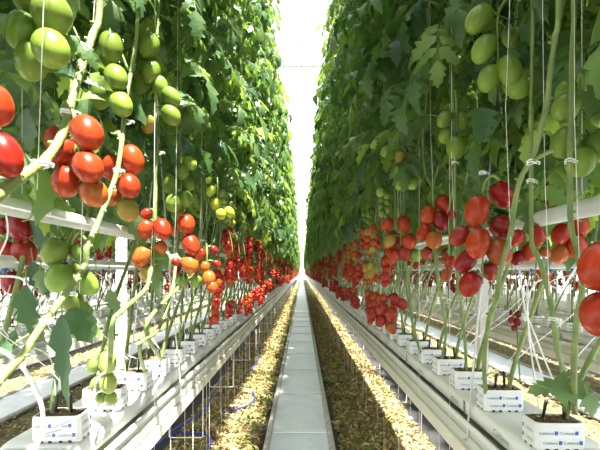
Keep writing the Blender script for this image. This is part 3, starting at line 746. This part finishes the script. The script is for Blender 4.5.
hand_plant('plant with big red tomatoes cut by the left edge of the picture', -1,
    [(-120, 330), (-100, 240), (-70, 150), (-60, 60), (-60, 0)], .56, .010,
    [dict(d=.82, a=(-40, 60), ad=.8, f=[(-4, 105, 32, 46, rd), (4, 155, 34, 48, rd, -.3), (-25, 140, 32, 42, dk), (-22, 185, 32, 38, rd)])], fol=[(-.9, .62, 0, 9, 1)])
hand_plant('plant whose long pale stem climbs right from the lower left corner', -1,
    [(-40, 440), (-12, 396), (8, 370), (21, 357), (45, 321), (67, 292), (85, 265), (87, 247), (95, 230), (107, 200), (117, 172), (122, 140), (124, 117), (128, 87), (135, 50), (138, 0)], .60, .0092,
    [dict(d=1.47, a=(122, 132), f=[(132, 159, 23, 30, rd), (112, 167, 20, 28, rd, 1), (129, 186, 22, 26, rd, -1), (114, 196, 17, 20, og, 1), (128, 210, 21, 22, tu)]),
     dict(d=1.48, a=(128, 70), f=[(101, 60, 20, 28, g, 2), (111, 47, 23, 30, g), (101, 95, 22, 28, g, 1), (116, 78, 23, 28, g, -1), (121, 104, 22, 28, g, -1)]),
     dict(d=1.22, a=(86, 240), f=[(55, 251, 25, 29, g, -1), (77, 252, 14, 18, g), (59, 277, 25, 30, g, -1.2), (87, 283, 20, 27, g), (72, 301, 20, 22, g), (76, 268, 10, 12, li)])],
    fol=[(-.88, 1.45, -.02, 10, 1), (-.72, 1.62, .5, 0, 1)], clips=[(69, 292), (46, 320), (118, 170), (128, 121)],
    leaves=[(62, 315, 66, 408, 1.15, 20, 'leaf_dark'), (70, 308, 84, 348, 1.2, 22, 'leaf_dark'), (26, 285, 26, 352, 1.2, 17, 'leaf_dark'), (12, 345, -5, 352, 1.1, 15, 'leaf_dark'), (40, 270, 36, 296, 1.2, 16, 'leaf'), (82, 300, 94, 344, 1.25, 12, 'leaf'), (15, 330, 2, 352, 1.3, 8, 'leaf_dark')])
hand_plant('plant with an upright pale stem hung with red and orange tomatoes, left row', -1,
    [(112, 328), (122, 311), (145, 290), (150, 274), (154, 255), (155, 212), (157, 152), (156, 112), (156, 60), (158, 0)], .60, .0085,
    [dict(d=1.74, a=(156, 205), f=[(146, 214, 10, 12, rd), (146, 229, 18, 20, rd), (162, 229, 18, 26, rd, -1), (142, 257, 18, 23, og), (161, 247, 12, 13, og), (148, 272, 16, 18, tu, 1), (176, 262, 8, 12, dk, 1)]),
     dict(d=1.72, a=(157, 40), f=[(149, 46, 20, 27, g, -1), (142, 82, 18, 24, g, 1), (151, 72, 18, 24, g, -.6), (160, 86, 16, 20, g), (171, 97, 17, 21, g), (149, 124, 15, 20, tu, .5), (171, 115, 18, 22, g)]),
     dict(d=1.5, a=(118, 335), ad=1.6, f=[(94, 365, 14, 23, li), (107, 362, 18, 25, li, -1), (97, 384, 13, 18, li), (108, 383, 17, 20, li, -1), (101, 398, 11, 12, li), (111, 398, 13, 15, li)])],
    fol=[(-.80, 1.75, 0, 2, 1), (-.92, 1.62, -.05, 7, 1)], clips=[(160, 152), (156, 240), (156, 112)],
    leaves=[(130, 210, 140, 248, 1.7, 14, 'leaf'), (148, 262, 180, 255, 1.75, 16, 'leaf'), (155, 268, 158, 300, 1.75, 12, 'leaf'), (108, 290, 118, 318, 1.6, 11, 'leaf')],
    foot=(-.72, 1.62, 1.05))
hand_plant('plant behind, hung with a column of round green tomatoes, left row', -1,
    [(140, 345), (158, 330), (172, 290), (178, 240), (180, 180), (180, 100), (181, 0)], .60, .0075,
    [dict(d=2.1, a=(180, 150), f=[(171, 184, 17, 19, g), (182, 172, 14, 16, g), (190, 163, 13, 15, g), (174, 203, 17, 18, g, -1), (185, 199, 15, 17, g), (188, 184, 13, 14, g, 1), (178, 214, 14, 14, g)]),
     dict(d=2.1, a=(184, 215), f=[(186, 224, 18, 21, rd, -1), (191, 245, 17, 22, rd, -1), (190, 264, 17, 19, og, -1), (177, 230, 12, 14, og, 1), (182, 280, 12, 14, g, 1), (176, 268, 10, 14, dk, 1)])],
    fol=[(-.66, 2.12, .1, 3, 1), (-.6, 1.95, .62, 5, .95)], clips=[(179, 190)], foot=(-.70, 1.93, 1.05))
hand_plant('plant with a sharply bent stem ending beside yellow green tomatoes, left row', -1,
    [(146, 330), (165, 301), (190, 277), (201, 262), (202, 242), (201, 214), (204, 150), (205, 60), (205, 0)], .60, .0085,
    [dict(d=2.45, a=(204, 250), f=[(201, 254, 10, 16, rd), (205, 267, 10, 12, og), (209, 278, 13, 15, og, -1), (212, 287, 12, 13, og, -1), (197, 281, 11, 13, g), (200, 268, 9, 12, tu, 1), (214, 250, 8, 12, dk, 1), (217, 264, 7, 9, dk, 1)]),
     dict(d=2.5, a=(206, 170), f=[(211, 191, 9, 13, ye), (216, 204, 11, 12, ye), (221, 214, 11, 11, ye, -.5), (229, 212, 10, 12, ye), (209, 180, 6, 8, ye)])],
    fol=[(-.60, 2.50, .1, 4, 1), (-.56, 2.3, .55, 1, .95)], clips=[(202, 240)], foot=(-.71, 2.20, 1.05))
# left: dusky fruit behind the pipe
hand_plant('plant behind the left grow pipe with dusky red tomatoes', -1,
    [(-20, 420), (5, 330), (24, 250), (32, 150), (34, 60), (34, 0)], .98, .009,
    [dict(d=1.52, a=(30, 190), ad=1.55, f=[(20, 226, 25, 29, dk), (24, 252, 24, 26, dk, 1), (8, 252, 20, 24, rd, 1), (12, 282, 20, 22, dk), (4, 226, 14, 18, dk, 1)])], fol=[(-1.0, 1.6, -.1, 8, 1)],
    leaves=[(30, 205, 44, 262, 1.5, 16, 'leaf_dark'), (33, 262, 40, 300, 1.5, 16, 'leaf_dark')])
# right row
hand_plant('plant with the big stem slanting down left past the nearest red cluster, right row', 1,
    [(486, 395, 1.62), (484, 360, 1.58), (489, 320, 1.50), (497, 297), (500, 272), (511, 232), (514, 207), (520, 180), (530, 161), (536, 147), (546, 107), (551, 67), (555, 37), (559, 0)], .60, .0095,
    [dict(d=1.38, a=(500, 180), ad=1.36, f=[(477, 211, 24, 31, rd), (502, 195, 22, 32, rd, .5), (460, 236, 18, 27, dk, 1), (478, 243, 24, 31, rd, -1), (501, 227, 22, 27, dk, .6), (499, 252, 24, 29, og, -1.2), (466, 261, 19, 25, dk, .6), (470, 284, 21, 25, rd), (490, 271, 16, 24, dk, 1)]),
     dict(d=1.30, a=(520, 0), ad=1.22, f=[(479, 19, 24, 35, g), (484, 49, 23, 32, g), (510, 38, 15, 22, g, 2), (489, 78, 21, 30, g), (509, 70, 24, 32, g, -1), (517, 84, 26, 29, g, -.4)])],
    fol=[(.86, 1.30, -.02, 8, 1), (.90, 1.02, .1, 7, 1)], clips=[(532, 161), (483, 172)], branch=[[(534, 160), (545, 154), (553, 150)]],
    leaves=[(478, 108, 484, 140, 1.3, 24, 'leaf_dark')])
hand_plant('plant with a yellowish stem rising from the nearest right block', 1,
    [(566, 411, 1.28), (563, 372, 1.24), (557, 347), (553, 318), (550, 300), (541, 265), (532, 245), (531, 222), (531, 177), (531, 120), (533, 0)], .66, .0085,
    [dict(d=1.35, a=(531, 215), ad=1.3, f=[(516, 238, 15, 22, rd), (536, 206, 14, 14, og, 3), (537, 235, 15, 25, rd), (529, 252, 15, 22, rd, .6), (545, 252, 9, 13, og, 1), (518, 258, 13, 15, dk, 1)]),
     dict(d=1.72, a=(515, 110), ad=1.6, f=[(522, 144, 13, 16, g), (507, 157, 12, 18, g, .5), (522, 161, 11, 18, g), (517, 124, 13, 15, g), (510, 176, 9, 12, g)])],
    fol=[(.92, 1.35, -.02, 9, 1)], clips=[(553, 318), (531, 180)],
    leaves=[(548, 388, 592, 392, 1.18, 24, 'leaf'), (560, 383, 535, 392, 1.2, 14, 'leaf'), (588, 395, 600, 420, 1.15, 22, 'leaf')])
hand_plant('plant with the upright green stem at right holding a green cluster above the pipe', 1,
    [(575, 412, 1.27), (574, 361), (577, 318), (582, 290), (578, 255), (571, 227), (570, 190), (570, 150), (572, 60), (574, 0)], .66, .0088,
    [dict(d=1.12, a=(585, 90), ad=1.1, f=[(567, 92, 22, 24, g, 1.5), (566, 107, 26, 30, g), (565, 142, 26, 32, g), (596, 147, 24, 32, g), (580, 162, 28, 30, g, -1), (598, 118, 16, 22, g, 1)]),
     dict(d=1.45, a=(572, 205), ad=1.2, f=[(579, 224, 18, 24, rd), (561, 234, 18, 22, rd), (560, 254, 17, 19, og, .5), (576, 246, 20, 23, rd), (588, 252, 14, 18, dk, 1)])],
    fol=[(.92, 1.05, 0, 10, 1), (.95, .8, .1, 7, 1)], clips=[(570, 160)], leaves=[(582, 55, 596, 75, 1.2, 18, 'leaf_dark')])
hand_plant('plant with very large red tomatoes cut by the right edge', 1,
    [(735, 330), (715, 250), (700, 150), (690, 60), (690, 0)], .60, .010,
    [dict(d=.70, a=(650, 190), ad=.7, f=[(600, 265, 38, 50, rd), (604, 314, 44, 46, rd), (638, 290, 40, 48, dk, 1), (634, 240, 38, 48, rd, 1)])], fol=[(.95, .6, 0, 9, 1)])
hand_plant('slender plant behind the nearest red cluster on the right', 1,
    [(467, 380, 1.93), (464, 330, 1.85), (458, 280), (455, 230), (455, 160), (452, 60), (452, 0)], .62, .0078,
    [dict(d=1.75, a=(455, 90), f=[(445, 119, 15, 21, g), (456, 147, 19, 27, g), (446, 135, 13, 18, g, 1), (474, 143, 15, 22, g, .5), (462, 120, 14, 18, g, 1)]),
     dict(d=1.72, a=(455, 190), f=[(452, 215, 8, 14, dk, 1), (450, 262, 12, 15, rd, 2), (446, 275, 11, 14, og, 2)])],
    fol=[(.82, 1.66, -.05, 7, 1), (.74, 1.75, .35, 2, 1)], clips=[(455, 162)])
hand_plant('plant with a thin curved stem above a loose red cluster, right row', 1,
    [(440, 366, 2.2), (446, 330, 2.1), (438, 280), (434, 240), (434, 194), (426, 174), (423, 137), (427, 100), (428, 40), (428, 0)], .60, .008,
    [dict(d=1.95, a=(433, 180), f=[(428, 215, 15, 24, rd), (444, 204, 16, 24, rd), (441, 221, 17, 21, dk, -.5), (424, 232, 14, 20, rd), (434, 240, 16, 18, og, -1), (427, 253, 11, 13, dk, 1)]),
     dict(d=2.3, a=(410, 150), ad=2.2, f=[(386, 152, 11, 11, g), (400, 157, 11, 13, tu), (397, 171, 10, 12, g), (400, 183, 11, 15, g), (411, 183, 12, 14, g, -1), (416, 177, 11, 14, g)])],
    fol=[(.66, 2.0, .02, 3, 1), (.60, 1.9, .55, 5, .95)], foot=None)
hand_plant('plant holding red tomatoes and a dangling deep red cluster, right row', 1,
    [(420, 352, 2.45), (412, 320), (405, 280), (399, 240), (398, 190), (398, 100), (398, 0)], .60, .0078,
    [dict(d=2.45, a=(398, 205), f=[(387, 224, 11, 14, rd), (404, 224, 13, 18, rd), (409, 241, 15, 16, rd, -1), (390, 241, 11, 13, tu), (405, 253, 12, 20, dk), (415, 255, 12, 14, g), (395, 255, 10, 13, rd, 1)]),
     dict(d=2.35, a=(402, 275), f=[(394, 299, 11, 13, dk), (402, 304, 11, 13, dk), (382, 309, 11, 13, dk), (391, 314, 13, 15, dk, -1), (381, 321, 10, 12, dk), (390, 327, 10, 11, og)])],
    fol=[(.60, 2.4, .05, 6, 1), (.56, 2.3, .6, 0, .95)])
# small cluster low behind, in the second row on the right
hand_plant('small plant in the second row on the right with a dangling dark red cluster', 1,
    [(520, 380, 4.2), (517, 330, 4.2), (516, 260, 4.2), (516, 180, 4.2)], 2.1, .008,
    [dict(d=4.2, a=(516, 300), ad=4.2, f=[(512, 313, 6, 7, dk), (518, 314, 6, 7, dk), (511, 320, 6, 7, dk), (517, 322, 7, 8, dk), (514, 328, 6, 6, dk)])])

# ------------------------------------------------------------------ everything beyond reach: the distant rest of the rows as one mass each
def low_plant(seed, deep=False):
    mb = MB(); f = foliage(seed, 2, 40); mb.merge(f)
    rr = random.Random(seed)
    mb.tube([(0, 0, 1.04), (0, .0, 1.9), (0, 0, 4.9)], .009, M['stem'], 3, False)
    lo = {k: MB() for k in FR}
    return mb
octa = {}
for k in FR:
    t = MB(); vs = []; 
    for i, (z, r_) in enumerate(((1, 0.01), (.5, .85), (-.5, .85), (-1, .01))):
        for j in range(5): vs.append((r_*math.cos(j*1.2566), r_*math.sin(j*1.2566), z))
    fs = [(i*5+j, i*5+(j+1) % 5, i*5+5+(j+1) % 5, i*5+5+j) for i in range(3) for j in range(5)]
    t.add(vs, [f[::-1] for f in fs], FR[k], True); octa[k] = t
TRL = {k: [truss_join(l, octa) for l in LAY[k][:2]] for k in LAY}
LOWP = []
for q in range(6):
    rr = random.Random(200+q); mb = low_plant(300+q)
    for kd, z in truss_plan(rr):
        a = rr.random()*6.28; mb.merge(rr.choice(TRL[kd]), Matrix.Translation((math.cos(a)*.08, math.sin(a)*.08, z)))
    LOWP.append(mb)
def bulk(name, spots, label, cat, lib=LOWP):
    mb = MB(); rr = random.Random(len(spots))
    for x, y_ in spots:
        a = rr.random()*6.28; ca, sa = math.cos(a), math.sin(a); o = rr.choice(lib); k = len(mb.v)
        mb.v.extend([(x+p[0]*ca-p[1]*sa, y_+p[0]*sa+p[1]*ca, p[2]) for p in o.v])
        mm = [mb.m(m_) for m_ in o.mats]; mb.f.extend([[i+k for i in f] for f in o.f]); mb.mi.extend([mm[i] for i in o.mi]); mb.sm.extend(o.sm)
    thing(link(name, mb.mesh(name)), label, cat, kind='stuff')
sp = []
for sd in (-1, 1):
    for yb in YS[sd]:
        if yb > 26.5: sp.append((sd*.62, yb+R.uniform(-.05, .05)))
        if yb > 11 and yb < 60: sp.append((sd*.95, yb))
    for k in range(12): sp += [(sd*.66, .1-k*.3), (sd*.95, .3-k*.3)]  # unseen plants behind the camera, added to shade the near rows
bulk('tomato_plants', sp, 'distant tomato plants of the two near rows merging towards the end of the aisle, and unseen ones added behind the camera for shade', 'tomato plants')
sp = []
for sd in (-1, 1):
    y_ = 5.95
    while y_ < 26: sp += [(sd*2.26, y_), (sd*2.54, y_+.1)]; y_ += .36
    y_ = 1.2
    while y_ < 22: sp += [(sd*3.88, y_), (sd*4.14, y_+.1)]; y_ += .36
    y_ = 2.5
    while y_ < 24: sp += [(sd*5.5, y_), (sd*5.72, y_+.2)]; y_ += .40
bulk('tomato_plants', sp, 'tomato plants of the farther side rows glimpsed between the near stems', 'tomato plants')
lb = MB(); lb.box((-.07, -.045, .98), (.07, .045, 1.06), M['film'])
sp = [(sd*BX, yb) for sd in (-1, 1) for yb in YS[sd] if yb > 28]+[(sd*x, 2+.33*k) for sd in (-1, 1) for x in (3.95, 5.55) for k in range(45)]+[(sd*2.37, 9.8+.3*k) for sd in (-1, 1) for k in range(40)]
def bulkb():
    mb = MB()
    for x, y_ in sp: mb.box((x-.07, y_-.045, .90), (x+.07, y_+.045, 1.06), M['film'])
    thing(link('growing_blocks', mb.mesh('growing_blocks')), 'distant white growing blocks continuing along the gutters', 'growing blocks', kind='stuff')
bulkb()
print('tomato plants', sum(o.name.split('.')[0] == 'tomato_plant' for o in bpy.data.objects), 'objects', len(bpy.data.objects), 'verts', sum(len(m_.vertices) for m_ in bpy.data.meshes))
